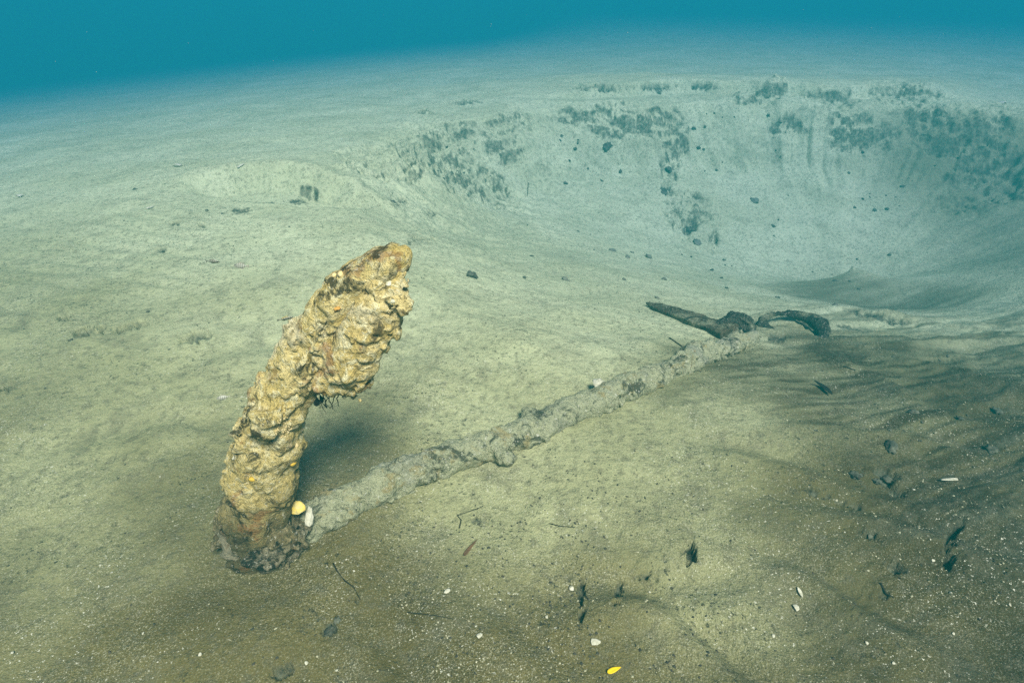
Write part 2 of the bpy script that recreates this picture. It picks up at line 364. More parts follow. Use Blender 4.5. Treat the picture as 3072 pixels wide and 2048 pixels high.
def plain(name, c, c2=None, sc=40, rough=.85, bs=.4):
    m, n, b = mat(name); co = pos(n)
    t = noise(n, co, sc, 5, .65, .4)
    L(n, mix(n, ramp(n, t, [(.35, 0), (.65, 1)]), c, c2 or tuple(v * .55 for v in c)), b.inputs['Base Color'])
    b.inputs['Roughness'].default_value = rough
    bump(n, b, noise(n, co, sc * 3, 4, .7), bs, .006); return m
WOODM = crust_material('rusty_timber', [(.12, .10, .055), (.075, .064, .036), (.19, .165, .10)], ((.10, .06, .03), .5), ((.02, .02, .015), .8), (.30, .29, .17), .30, 4.4, .5)
MUDM = plain('dark_mud', (.14, .14, .095), (.03, .032, .024), 35)
STONEM = plain('grey_stone', (.20, .20, .14), (.09, .09, .065), 30)
SHELLM = plain('white_shell', (.62, .58, .44), (.36, .33, .22), 60)
YSHELL = plain('yellow_shell', (.74, .53, .09), (.55, .46, .20), 70)
LEAFY = plain('yellow_leaf', (.88, .60, .01), (.74, .46, .01), 50, .55, .15)
LEAFB = plain('brown_leaf', (.17, .095, .045), (.08, .045, .025), 50)
LEAFK = plain('black_leaf', (.016, .017, .014), (.008, .008, .008), 50)
TWIGM = plain('dark_twig', (.035, .03, .02), (.015, .014, .01), 60)
GRITW = plain('pale_grit', (.50, .46, .30), (.26, .24, .14), 25)
GRITD = plain('dark_grit', (.035, .035, .028), (.07, .06, .04), 25)

# ------------------------------------------------------------------ object helpers
def mesh_np(name, verts, faces, material, parent=None, smooth_=True):
    me = bpy.data.meshes.new(name)
    v = np.asarray(verts, dtype=np.float32); f = np.asarray(faces, dtype=np.int32)
    k = f.shape[1]
    me.vertices.add(len(v)); me.vertices.foreach_set('co', v.ravel())
    me.loops.add(f.size); me.loops.foreach_set('vertex_index', f.ravel())
    me.polygons.add(len(f)); me.polygons.foreach_set('loop_start', np.arange(0, f.size, k, dtype=np.int32))
    me.polygons.foreach_set('use_smooth', np.full(len(f), smooth_))
    me.update(calc_edges=True); me.validate()
    me.materials.append(material)
    o = bpy.data.objects.new(name, me); COL.objects.link(o)
    if parent: o.parent = parent
    return o
def empty(name, loc):
    o = bpy.data.objects.new(name, None); o.location = loc; COL.objects.link(o); return o
def tag(o, label=None, cat=None, group=None, kind=None):
    if label: o['label'] = label
    if cat: o['category'] = cat
    if group: o['group'] = group
    if kind: o['kind'] = kind
    return o

# ------------------------------------------------------------------ the seabed sheet (world polar grid, finer where it matters)
NA, NR = 880, 800
ang = np.concatenate([np.linspace(R(-50), R(50), NA), np.linspace(R(50), R(310), 90)[1:-1]])
dep = np.linspace(R(74), R(18.7), 360)
rad = np.concatenate([[0.02, .12, .22, .31], H / np.tan(dep), np.arange(4.01, 10.4, .020), np.geomspace(10.43, 130, 90)])
rad = np.sort(rad)
A, Q = np.meshgrid(ang, rad)
X, Y = np.sin(A) * Q, np.cos(A) * Q
Z, MUDA, DARKA, RR, SOIL_SHADE, SLOPE_LIFT, FACEA = height(X.ravel(), Y.ravel())
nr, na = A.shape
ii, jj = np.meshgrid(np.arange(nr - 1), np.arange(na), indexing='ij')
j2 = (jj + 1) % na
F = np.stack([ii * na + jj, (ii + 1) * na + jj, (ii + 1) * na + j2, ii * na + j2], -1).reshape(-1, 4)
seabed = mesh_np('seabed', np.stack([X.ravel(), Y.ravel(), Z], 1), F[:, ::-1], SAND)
for nm, arr in (('mud', MUDA), ('dark', DARKA), ('soil_shade', SOIL_SHADE), ('slope_lift', SLOPE_LIFT), ('face', FACEA)):
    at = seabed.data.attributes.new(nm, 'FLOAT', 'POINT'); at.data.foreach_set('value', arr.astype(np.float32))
tag(seabed, 'grey-brown silty sand sea floor with a deep crater', kind='structure')
ZMIN = float(Z.min())

# ------------------------------------------------------------------ implicit surfaces
def surface_nets(V, org, h):
    nx, ny, nz = V.shape
    S = V < 0
    corners = [(a, b, c) for a in (0, 1) for b in (0, 1) for c in (0, 1)]
    sub = lambda Aa, c: Aa[c[0]:nx - 1 + c[0], c[1]:ny - 1 + c[1], c[2]:nz - 1 + c[2]]
    cnt = sum(sub(S, c).astype(np.int8) for c in corners)
    act = (cnt > 0) & (cnt < 8)
    idx = np.argwhere(act)
    vals = {c: V[idx[:, 0] + c[0], idx[:, 1] + c[1], idx[:, 2] + c[2]] for c in corners}
    acc = np.zeros((len(idx), 3)); n = np.zeros(len(idx))
    for c in corners:
        for ax in range(3):
            if c[ax] == 0:
                e = list(c); e[ax] = 1; e = tuple(e)
                a, b = vals[c], vals[e]; m = (a < 0) != (b < 0)
                t = np.where(m, a / np.where(m, a - b, 1), 0)
                p = np.tile(np.array(c, float), (len(idx), 1)); p[:, ax] = t
                acc[m] += p[m]; n += m
    P = (idx + acc / n[:, None]) * h + org
    lut = np.full(act.shape, -1, np.int64); lut[act] = np.arange(len(idx))
    faces = []
    for ax in range(3):
        o1, o2 = (ax + 1) % 3, (ax + 2) % 3
        s0 = [slice(None)] * 3; s1 = [slice(None)] * 3
        s0[ax] = slice(0, V.shape[ax] - 1); s1[ax] = slice(1, V.shape[ax])
        a, b = S[tuple(s0)], S[tuple(s1)]
        e = np.argwhere(a != b)
        ok = (e[:, o1] > 0) & (e[:, o2] > 0) & (e[:, o1] < V.shape[o1] - 1) & (e[:, o2] < V.shape[o2] - 1)
        e = e[ok]; ins = a[e[:, 0], e[:, 1], e[:, 2]]
        def cell(d1, d2):
            q = e.copy(); q[:, o1] -= d1; q[:, o2] -= d2; return lut[q[:, 0], q[:, 1], q[:, 2]]
        q = np.stack([cell(1, 1), cell(0, 1), cell(0, 0), cell(1, 0)], 1)
        q[~ins] = q[~ins][:, ::-1]
        faces.append(q)
    Fq = np.concatenate(faces); Fq = Fq[(Fq >= 0).all(1)]
    return P, Fq
def smin(a, b, k):
    hh = np.clip(.5 + .5 * (b - a) / k, 0, 1); return b + (a - b) * hh - k * hh * (1 - hh)
def sd_chain(P, pts, rad, k=.03, sq=(1, 1, 1)):
    """tapered capsules through pts"""
    d_ = None; sq = np.array(sq)
    for (a, b, ra, rb) in zip(pts[:-1], pts[1:], rad[:-1], rad[1:]):
        a, b = np.array(a), np.array(b); ba = (b - a) * sq; pa = (P - a) * sq
        t = np.clip((pa @ ba) / max(1e-9, ba @ ba), 0, 1)
        q = np.sqrt(((pa - t[..., None] * ba) ** 2).sum(-1)) - (ra + (rb - ra) * t)
        d_ = q if d_ is None else smin(d_, q, k)
    return d_
def sculpt(name, fn, lo, hi, h, material, parent, rough=None, band=.06):
    lo, hi = np.array(lo, float), np.array(hi, float)
    n = np.ceil((hi - lo) / h).astype(int) + 1
    gx, gy, gz = np.meshgrid(*[lo[i] + np.arange(n[i]) * h for i in range(3)], indexing='ij')
    P = np.stack([gx, gy, gz], -1)
    V = fn(P)
    m = np.abs(V) < band
    p = P[m]
    V[m] = V[m] + rough(p[:, 0], p[:, 1], p[:, 2])
    v, f = surface_nets(V, lo, h)
    o = mesh_np(name, v - (np.array(parent.location) if parent else 0), f, material, parent)
    return o
def crust(amp=1., s=0, fine=1.):
    """cushions of growth with sharp creases between them"""
    def fn(x, y, z):
        wx = x + .022 * fbm(x * 14, y * 14, z * 14, o=3, s=s + 90); wz = z + .022 * fbm(x * 14, y * 14, z * 14, o=3, s=s + 91); wy = y + .022 * fbm(x * 14, y * 14, z * 14, o=2, s=s + 92)
        d_ = -.013 * fbm(wx * 8, wy * 8, wz * 8, o=3, s=s)
        d_ = d_ - .020 * (np.abs(vnoise(wx * 19, wy * 19, wz * 19, s + 5)) - .3)
        md = .35 + .9 * np.clip(fbm(x * 7, y * 7, z * 7, o=2, s=s + 33) + .35, 0, 1)
        d_ = d_ - .017 * fine * md * (np.abs(vnoise(wx * 43, wy * 43, wz * 43, s + 8)) - .3)
        d_ = d_ - .0115 * fine * md * fbm(x * 75, y * 75, z * 75, o=2, s=s + 20, g=.65)
        d_ = d_ + .022 * np.clip(ridged(wx * 7 + 4, wy * 7, wz * 7, o=2, s=s + 13) - .66, 0, 1) ** .8
        return d_ * amp
    return fn

# ------------------------------------------------------------------ the anchor
g0 = ground(790, 1640)
anchor = empty('anchor', (g0.x, g0.y, g0.z))
tag(anchor, 'old concreted anchor, one ochre arm standing up, long shank half buried in sand', 'anchor')
YA = g0.y
def AP(px, py, dy=0.): return at_y(px, py, YA + dy)
def PX(p): return pxsize(p)
arm_px = [(785, 1650, .0, 104), (782, 1560, .0, 106), (785, 1440, .0, 98), (805, 1330, .01, 98), (840, 1205, .02, 94), (900, 1070, .03, 80), (955, 985, .03, 72), (1020, 900, .03, 74), (1090, 838, .03, 68), (1150, 790, .03, 54), (1188, 766, .03, 42)]
apts = [AP(a, b, c) for a, b, c, r_ in arm_px]
arad = [r_ * PX(p) * (.92 if b > 1150 else .90) for (a, b, c, r_), p in zip(arm_px, apts)]
lumps = [(1176, 780, .03, 44), (1150, 800, .02, 50), (800, 1250, -.05, 50), (840, 1470, -.04, 40), (880, 1345, .0, 34), (720, 1440, -.02, 36)]
def arm_fn(P):
    v = sd_chain(P, apts, arad, .012)
    for (a, b, c, r_) in lumps:
        q = AP(a, b, c); v = smin(v, np.sqrt(((P - q) ** 2).sum(-1)) - r_ * PX(q), .025)
    return v
aa = np.array(apts)
arm = sculpt('arm', arm_fn, aa.min(0) - .17, aa.max(0) + .13, .0042, OCHRE, anchor, lambda x, y, z: crust(1., 3)(x, y, z) * (1 - .45 * smooth(.60, .80, z)))
tag(arm, 'upright arm crusted in ochre and cream growth')
# foot: the buried crown of the anchor
foot_px = [(698, 1560, -.01, 44), (722, 1625, -.03, 52), (790, 1650, -.06, 52), (848, 1605, -.04, 48), (690, 1500, .02, 28), (882, 1575, .02, 30)]
def foot_fn(P):
    v = None
    for (a, b, c, r_) in foot_px:
        q = AP(a, b, c); e = np.sqrt(((P - q) ** 2).sum(-1)) - r_ * PX(q)
        v = e if v is None else smin(v, e, .05)
    return v
ff = np.array([AP(a, b, c) for a, b, c, r_ in foot_px])
foot = sculpt('crown', foot_fn, ff.min(0) - .11, ff.max(0) + .11, .0048, FOOTM, anchor, crust(1.3, 31))
tag(foot, 'dark olive knobbly crown at the foot of the arm')
# fluke
fl_px = [(1184, 822, .01, 38), (1164, 872, .0, 56), (1126, 945, -.02, 74), (1086, 1025, -.03, 84), (1048, 1095, -.03, 88), (1008, 1135, -.02, 66), (990, 1060, .0, 54)]
fpts = [AP(a, b, c) for a, b, c, r_ in fl_px]
frad = [r_ * PX(p) * .95 for (a, b, c, r_), p in zip(fl_px, fpts)]
fl_l = [(1190, 905, -.03, 24), (1060, 1140, -.02, 44), (1010, 1150, -.01, 34)]
def fl_fn(P):
    Pq = P.copy(); Pq[..., 1] = YA + (P[..., 1] - YA) * 1.25
    v = sd_chain(Pq, fpts, frad, .012)
    for (a, b, c, r_) in fl_l:
        q = AP(a, b, c); v = smin(v, np.sqrt(((P - q) ** 2).sum(-1)) - r_ * PX(q), .02)
    return v
fa = np.array(fpts)
fluke = sculpt('fluke', fl_fn, fa.min(0) - .14, fa.max(0) + .11, .0042, OCHRE2, anchor, crust(.9, 57))
tag(fluke, 'heavy rounded fluke on the upper right of the arm')

# shank
sh_px = [(880, 1590), (993, 1541), (1150, 1463), (1306, 1398), (1437, 1352), (1567, 1303), (1698, 1241), (1829, 1193), (1894, 1160), (2038, 1097), (2155, 1051), (2260, 1014)]
sh_r = [.055, .056, .056, .054, .054, .053, .052, .052, .050, .050, .047, .038]
spts = []
for (a, b), r_ in zip(sh_px, sh_r):
    g = ground(a, b + 14); spts.append(np.array([g.x, g.y, g.z + .028]))
sh_l = [(1215, 1440, .055), (1150, 1455, .05), (1480, 1360, .04), (1590, 1265, .045), (1620, 1300, .045), (1770, 1225, .05), (1880, 1165, .06), (2075, 1070, .06), (2110, 1060, .05), (1520, 1385, .04), (1700, 1260, .04), (2210, 1030, .055)]
slp = []
for a, b, r_ in sh_l:
    g = ground(a, b + 8); slp.append((np.array([g.x, g.y, g.z + .028]), r_ * .85))
def shank_rough(x, y, z):
    return crust(.8, 71, 1.1)(x, y, z) - .006 * vnoise(x * 6, y * 6, z * 6, 44)
seg = [(0, 4), (4, 8), (8, 12)]
allp = np.array(spts)
def shank_fn(P):
    v = sd_chain(P, spts, sh_r, .01)
    for q, r_ in slp: v = smin(v, np.sqrt(((P - q) ** 2).sum(-1)) - r_, .025)
    return v
# evaluate along the shank in slabs so that the grid stays small
def sculpt_slabs(name, fn, pts, pad, h, material, parent, rough):
    pts = np.array(pts); lo = pts.min(0) - pad; hi = pts.max(0) + pad
    dims = np.ceil((hi - lo) / h).astype(int) + 2
    VV = np.ones(dims, np.float32); k = 14
    t = np.linspace(0, 1, 600); fi = t * (len(pts) - 1); i0 = np.minimum(fi.astype(int), len(pts) - 2); fr = (fi - i0)[:, None]
    line = pts[i0] * (1 - fr) + pts[i0 + 1] * fr
    xs = np.round(np.linspace(0, dims[0], k + 1)).astype(int)
    for a, b in zip(xs[:-1], xs[1:]):
        x0, x1 = lo[0] + a * h, lo[0] + b * h
        near = line[(line[:, 0] > x0 - pad) & (line[:, 0] < x1 + pad)]
        if not len(near): continue
        j0 = np.maximum(((near.min(0) - pad - lo) / h).astype(int), 0); j1 = np.minimum(((near.max(0) + pad - lo) / h).astype(int) + 1, dims)
        gx, gy, gz = np.meshgrid(lo[0] + np.arange(a, b) * h, lo[1] + np.arange(j0[1], j1[1]) * h, lo[2] + np.arange(j0[2], j1[2]) * h, indexing='ij')
        P = np.stack([gx, gy, gz], -1); V = fn(P); m = np.abs(V) < .05; p = P[m]
        V[m] += rough(p[:, 0], p[:, 1], p[:, 2])
        VV[a:b, j0[1]:j1[1], j0[2]:j1[2]] = V
    v, f = surface_nets(VV, lo, h)
    return mesh_np(name, v - np.array(parent.location), f, material, parent)
shank = sculpt_slabs('shank', shank_fn, spts, .13, .0058, GREY, anchor, shank_rough)
tag(shank, 'long straight shank dusted with pale silt')

# ring at the far end
gc = ground(2372, 985)
rs = pxsize(gc)
RC = np.array([gc.x, gc.y, gc.z + .012]); RN = np.array([.05, -.30, 1.])
def on_ring(px, py):
    d_ = ray(px, py); t = ((RC - np.array([0, 0, H])) @ RN) / (d_ @ RN); return np.array([0, 0, H]) + d_ * t
ring_pts = []; ring_r = []
for k in range(37):
    t = k / 36 * 2 * math.pi
    ring_pts.append(on_ring(2380 + 92 * math.cos(t), 984 - 42 * math.sin(t) + 14 * math.cos(t)))
    ring_r.append(.013 + .024 * max(0, math.cos(t - R(35))) ** 3 + .018 * max(0, math.cos(t - R(215))) ** 4)
ra = np.array(ring_pts)
ring = sculpt('ring', lambda P: sd_chain(P, ring_pts, ring_r, .02), ra.min(0) - .09, ra.max(0) + .09, .0075, DARKC, anchor, crust(.6, 81))
tag(ring, 'dark concreted ring half filled with sand')
# stock
ga, gb = ground(1940, 918), ground(2185, 1012)
stock_pts = [np.array([ga.x, ga.y, ga.z + .020]), np.array([(ga.x * .5 + gb.x * .5), (ga.y + gb.y) * .5, (ga.z + gb.z) * .5 + .045]), np.array([gb.x, gb.y, gb.z + .025])]
def stock_fn(P):
    a, b = stock_pts[0], stock_pts[2]; ax = (b - a) / np.linalg.norm(b - a)
    up = np.array([0, -.25, 1.]); sd_ = np.cross(ax, up); sd_ /= np.linalg.norm(sd_); up = np.cross(sd_, ax)
    q = P - (a + b) / 2; l = np.linalg.norm(b - a) / 2
    u, v, w_ = q @ ax, q @ sd_, q @ up
    tap = .70 + .30 * np.clip(u / l, -1, 1) - .35 * smooth(-.7, -1., u / l)
    dd = np.stack([np.abs(u) - l, np.abs(v) - .058 * tap, np.abs(w_) - .026 * tap], -1)
    return np.sqrt((np.maximum(dd, 0) ** 2).sum(-1)) + np.minimum(dd.max(-1), 0) - .006
def stock_rough(x, y, z): return -.009 * fbm(x * 14, y * 14, z * 14, o=4, s=5) - .004 * fbm(x * 50, y * 50, z * 50, o=2, s=6)
sa = np.array(stock_pts)
stock = sculpt('stock', stock_fn, sa.min(0) - .1, sa.max(0) + .1, .0075, WOODM, anchor, stock_rough)
tag(stock, 'flat brown stock end poking out of the sand')
gl = ground(2190, 1000)
knob_p = [np.array([gl.x - .05, gl.y, gl.z + .04]), np.array([gl.x + .02, gl.y + .02, gl.z + .075]), np.array([gl.x + .10, gl.y - .02, gl.z + .035])]
ka = np.array(knob_p)
knob = sculpt('shackle', lambda P: sd_chain(P, knob_p, [.036, .040, .036], .04), ka.min(0) - .11, ka.max(0) + .11, .0075, DARKC, anchor, crust(.9, 95))
tag(knob, 'black lump of concretion where stock meets shank')

# shells, sponge and weed that grow on the arm
def blob_mesh(name, material, s=0, sub=3, sx=1, sy=1, sz=1, amp=.25, fr=1.6):
    bm = bmesh.new(); bmesh.ops.create_icosphere(bm, subdivisions=sub, radius=1)
    v = np.array([q.co[:] for q in bm.verts])
    n = 1 + amp * fbm(v[:, 0] * fr + s * 7.1, v[:, 1] * fr + 3, v[:, 2] * fr, o=3, s=s) + .4 * amp * fbm(v[:, 0] * fr * 4, v[:, 1] * fr * 4, v[:, 2] * fr * 4, o=2, s=s + 3)
    for q, a in zip(bm.verts, n): q.co = Vector((q.co.x * a * sx, q.co.y * a * sy, q.co.z * a * sz))
    for f in bm.faces: f.smooth = True
    me = bpy.data.meshes.new(name); bm.to_mesh(me); bm.free(); me.materials.append(material); return me
def shell_mesh(name, material, s=0, ln=1., wd=.62, cup=.30, th=.06):
    """a cupped half shell with ribs and an uneven lip"""
    bm = bmesh.new(); rows, cols = 7, 14; top = []; bot = []
    rnd = random.Random(s)
    for i in range(rows + 1):
        u = i / rows; rt = []; rb = []
        for j in range(cols + 1):
            a = (j / cols - .5) * math.pi * 1.15
            lip = 1 + .05 * math.sin(a * 9 + s) * u + rnd.uniform(-.03, .03) * u
            x = math.sin(a) * wd * u * lip; y = (-.5 + (.25 + .75 * math.cos(a)) * u * lip) * ln
            z = cup * (1 - (u * .95) ** 2) * (1 - .25 * abs(math.sin(a))) + .018 * math.sin(a * 16) * u
            rt.append(bm.verts.new((x, y, z))); rb.append(bm.verts.new((x * .93, y * .95, z - th)))
        top.append(rt); bot.append(rb)
    for i in range(rows):
        for j in range(cols):
            bm.faces.new((top[i][j], top[i][j + 1], top[i + 1][j + 1], top[i + 1][j])); bm.faces.new((bot[i][j], bot[i + 1][j], bot[i + 1][j + 1], bot[i][j + 1]))
    for j in range(cols): bm.faces.new((top[rows][j], top[rows][j + 1], bot[rows][j + 1], bot[rows][j]))
    for i in range(rows):
        bm.faces.new((top[i][0], top[i + 1][0], bot[i + 1][0], bot[i][0])); bm.faces.new((top[i][cols], bot[i][cols], bot[i + 1][cols], top[i + 1][cols]))
    bmesh.ops.remove_doubles(bm, verts=bm.verts, dist=1e-5)
    bmesh.ops.recalc_face_normals(bm, faces=bm.faces)
    for f in bm.faces: f.smooth = True
    me = bpy.data.meshes.new(name); bm.to_mesh(me); bm.free(); me.materials.append(material); return me
def put(name, me, loc, scale, rot=(0, 0, 0), parent=None):
    o = bpy.data.objects.new(name, me); COL.objects.link(o)
    o.location = Vector(loc) - (Vector(parent.matrix_basis.translation) if parent else Vector((0, 0, 0)))
    o.rotation_euler = Euler(rot); o.scale = (scale,) * 3 if isinstance(scale, (int, float)) else scale
    if parent: o.parent = parent
    return o
bpy.context.view_layer.update()
dg = bpy.context.evaluated_depsgraph_get()
def front_hit(px, py, objs):
    """the first surface of these parts on the line of sight"""
    dd = Vector(ray(px, py)).normalized(); best = None
    for o in objs:
        mw = anchor.matrix_world @ o.matrix_local if o.parent else o.matrix_world
        inv = Matrix.Translation(-Vector(anchor.location))
        ok, loc, nrm, _ = o.ray_cast(inv @ Vector((0, 0, H)), dd)
        if ok:
            wl_ = Vector(anchor.location) + loc
            if best is None or (wl_ - Vector((0, 0, H))).length < (best[0] - Vector((0, 0, H))).length: best = (wl_, nrm)
    return best
GROW = [arm, fluke, foot]
shA = shell_mesh('oyster_shell', SHELLM, 1); shB = shell_mesh('oyster_shell', SHELLM, 5, 1.2, .5, .22)
crustA = blob_mesh('encrusting_sponge', plain('orange_sponge', (.50, .28, .07), (.36, .19, .05), 50), 3, 3, 1, .5, 1, .3)
SPW = plain('cream_growth', (.70, .58, .34), (.52, .38, .16), 60)
knobA = blob_mesh('growth_knob', SPW, 8, 3, 1, 1, .9, .25)
ycr = blob_mesh('growth_knob', plain('yellow_growth', (.62, .42, .06), (.45, .27, .03), 40), 9, 3, 1.3, .8, .8, .3)
def grow(name, me, px, py, r_, rnd=None, lift=.0):
    hgt = front_hit(px, py, GROW)
    if not hgt: return
    p, nrm = hgt
    e = nrm.to_track_quat('Z', 'Y').to_euler()
    return put(name, me, p + nrm * lift, r_, (e.x, e.y, e.z), anchor)
for (px, py, r_) in [(1166, 848, .012), (1178, 903, .008), (700, 1372, .009)]:
    grow('oyster_shell', random.choice([shA, shB]), px, py, r_)
for (px, py, r_) in [(1003, 826, .006), (1022, 822, .007), (890, 1335, .006)]:
    grow('growth_knob', knobA, px, py, r_)
for (px, py, r_) in [(755, 1437, .007), (880, 1390, .007)]:
    grow('growth_knob', ycr, px, py, r_)
for (px, py, r_) in [(1010, 925, .008)]:
    grow('encrusting_sponge', crustA, px, py, r_)
# cluster of tiny cups on a dark hollow
cupm = SHELLM
vv = []; fF = []; base = bmesh.new(); bmesh.ops.create_icosphere(base, subdivisions=1, radius=1)
bv = np.array([q.co[:] for q in base.verts]); bf = np.array([[q.index for q in f.verts] for f in base.faces]); base.free()
off = 0
for k in range(90):
    a, r0 = random.uniform(0, 6.283), random.random() ** .6
    hgt = front_hit(852 + math.cos(a) * 24 * r0 - 8 * r0 * math.sin(a), 1282 + math.sin(a) * 36 * r0, GROW)
    if hgt:
        vv.append(bv * random.uniform(.0014, .0026) + np.array(hgt[0]) - np.array(g0)); fF.append(bf + off); off += len(bv)
if vv:
    o = mesh_np('polyp_cluster', np.concatenate(vv), np.concatenate(fF), SPW, anchor); o['kind'] = 'stuff'
def tube(name, pts, r_, material, parent=None, seg=6, taper=.5):
    pts = [Vector(p) for p in pts]; bm = bmesh.new(); rows = []
    off_ = Vector(parent.location) if parent else Vector((0, 0, 0))
    for i, p in enumerate(pts):
        t = (pts[min(i + 1, len(pts) - 1)] - pts[max(i - 1, 0)]).normalized()
        u = t.orthogonal().normalized(); w_ = t.cross(u); rr = r_ * (1 - taper * i / (len(pts) - 1))
        rows.append([bm.verts.new(p - off_ + (u * math.cos(a) + w_ * math.sin(a)) * rr) for a in [6.2832 * k / seg for k in range(seg)]])
    for a, b in zip(rows[:-1], rows[1:]):
        for k in range(seg): bm.faces.new((a[k], a[(k + 1) % seg], b[(k + 1) % seg], b[k]))
    bm.faces.new(rows[0][::-1]); bm.faces.new(rows[-1])
    for f in bm.faces: f.smooth = True
    me = bpy.data.meshes.new(name); bm.to_mesh(me); bm.free(); me.materials.append(material)
    o = bpy.data.objects.new(name, me); COL.objects.link(o)
    if parent: o.parent = parent
    return o
for k in range(7):
    p0 = AP(945 + k * 12, 1180, .0 + .01 * (k % 3)); p = [p0]
    for j in range(6): p.append(p[-1] + np.array([random.uniform(-.006, .007), random.uniform(-.005, .003), -random.uniform(.004, .009)]))
    tube('weed_strand', p, .0016, TWIGM, anchor, 5)
def leaf_mesh(name, material, ln=1., wd=.3, bend=.15, tip=.7, stalk=.0, th=.012, seg=14):
    """a blade with a pointed tip, a fold along the midrib and some thickness"""
    bm = bmesh.new(); T = []; B = []
    for i in range(seg + 1):
        u = i / seg; wv = wd * .5 * (math.sin(math.pi * min(1, u ** tip)) ** .8 + .012); z = bend * math.sin(u * 2.6) * ln * .3
        T.append([bm.verts.new((x * wv, (u - .5) * ln, z + abs(x) * wv * .15 + th * .5)) for x in (-1, -.5, 0, .5, 1)])
        B.append([bm.verts.new((x * wv, (u - .5) * ln, z + abs(x) * wv * .15 - th * .5)) for x in (-1, -.5, 0, .5, 1)])
    for i in range(seg):
        for j in range(4):
            bm.faces.new((T[i][j], T[i][j + 1], T[i + 1][j + 1], T[i + 1][j])); bm.faces.new((B[i][j], B[i + 1][j], B[i + 1][j + 1], B[i][j + 1]))
        bm.faces.new((T[i][0], T[i + 1][0], B[i + 1][0], B[i][0])); bm.faces.new((T[i][4], B[i][4], B[i + 1][4], T[i + 1][4]))
    bm.faces.new([T[0][j] for j in range(5)][::-1] + [B[0][j] for j in range(5)]); bm.faces.new([T[seg][j] for j in range(5)] + [B[seg][j] for j in range(5)][::-1])
    bmesh.ops.recalc_face_normals(bm, faces=bm.faces)
    for f in bm.faces: f.smooth = True
    me = bpy.data.meshes.new(name); bm.to_mesh(me); bm.free(); me.materials.append(material); return me
wl_ = leaf_mesh('weed_frond', LEAFK, 1, .7, .4, .8, th=.05)
for (px, py, sc, rz) in [(950, 1205, .022, .4), (973, 1218, .018, 2.4), (962, 1198, .02, 1.2)]:
    put('weed_frond', wl_, AP(px, py, -.01), sc, (1.1, .3, rz), anchor)

# ------------------------------------------------------------------ single things lying about
def lie(px, py, up=0.):
    g = ground(px, py); e = .04
    hh = height(np.array([g.x - e, g.x + e, g.x, g.x]), np.array([g.y, g.y, g.y - e, g.y + e]), False)[0]
    n = Vector((hh[0] - hh[1], hh[2] - hh[3], 2 * e)).normalized()
    return g + n * up, n
def rest(name, me, px, py, scale, spin=0., up=.002, tilt=(0, 0)):
    p, n = lie(px, py, up)
    q = n.to_track_quat('Z', 'Y').to_matrix().to_4x4() @ Matrix.Rotation(spin, 4, 'Z') @ Euler((tilt[0], tilt[1], 0)).to_matrix().to_4x4()
    o = bpy.data.objects.new(name, me); COL.objects.link(o)
    o.matrix_world = Matrix.Translation(p) @ q
    o.scale = (scale,) * 3 if isinstance(scale, (int, float)) else scale
    return o
# yellow leaf, brown leaf, black leaf, twigs
g = ground(1842, 2014); lf = put('leaf', leaf_mesh('leaf', LEAFY, 1, .36, .12, .62, th=.01), (g.x, g.y, g.z + .008), .036, (R(6), 0, R(-72)))
tag(lf, 'bright yellow leaf on the sand at the bottom edge', 'leaf')
lf = rest('leaf', leaf_mesh('leaf', LEAFB, 1, .17, .08, .45, th=.02), 1413, 1645, .068, R(52), .006)
tag(lf, 'narrow brown dead leaf on the sand in front of the shank', 'leaf')
lf = rest('leaf', leaf_mesh('leaf', LEAFK, 1, .22, .1, 1.2, th=.03), 2467, 1167, .115, R(78), .012)
tag(lf, 'black leaf lying on pale sand right of the shank', 'leaf')
lf = rest('leaf', leaf_mesh('leaf', SHELLM, 1, .3, .1, 1., th=.03), 2400, 1775, .028, R(40), .006)
tag(lf, 'pale curled leaf scrap on the brown sand at lower right', 'leaf')
def twig(pix, r_, label, material=TWIGM, up=.004, arch=0.):
    pts = []
    for i, (a, b) in enumerate(pix):
        g = ground(a, b); pts.append(np.array([g.x, g.y, g.z + up + arch * math.sin(math.pi * i / max(1, len(pix) - 1))]))
    b_ = Vector(pts[0]); o = tube('twig', [Vector(p) - b_ for p in pts], r_, material, None, 6); o.location = b_
    return tag(o, label, 'twig')
twig([(2008, 1018), (2030, 1032), (2053, 1044)], .004, 'thin dark twig on the sand below the flat stock')
twig([(1000, 1690), (1012, 1715), (1035, 1745), (1062, 1765), (1075, 1790), (1082, 1805)], .0022, 'thin crooked black twig on the sand in front of the anchor foot')
twig([(1378, 1585), (1384, 1562), (1372, 1548), (1420, 1532), (1450, 1518)], .0018, 'fine forked twig by the near side of the shank')
twig([(1650, 1250 + 320), (1680, 1578), (1725, 1583)], .0015, 'hair-thin twig on open sand below the middle of the shank')
twig([(1222, 1838), (1260, 1842), (1310, 1850), (1360, 1858)], .0014, 'hair-thin dark thread on the gritty foreground sand')
twig([(2530, 1100), (2550, 1106), (2566, 1112)], .003, 'short thin stick on the sand above the black leaf')
twig([(2670, 1705), (2685, 1720), (2700, 1738)], .0035, 'short dark stick on the brown silt at lower right')
twig([(2640, 1750), (2660, 1775), (2680, 1795)], .003, 'thin dark root below the short stick at lower right')
twig([(1585, 440 + 110), (1583, 590)], .004, 'thin stick poking from the crater slope', up=.01)

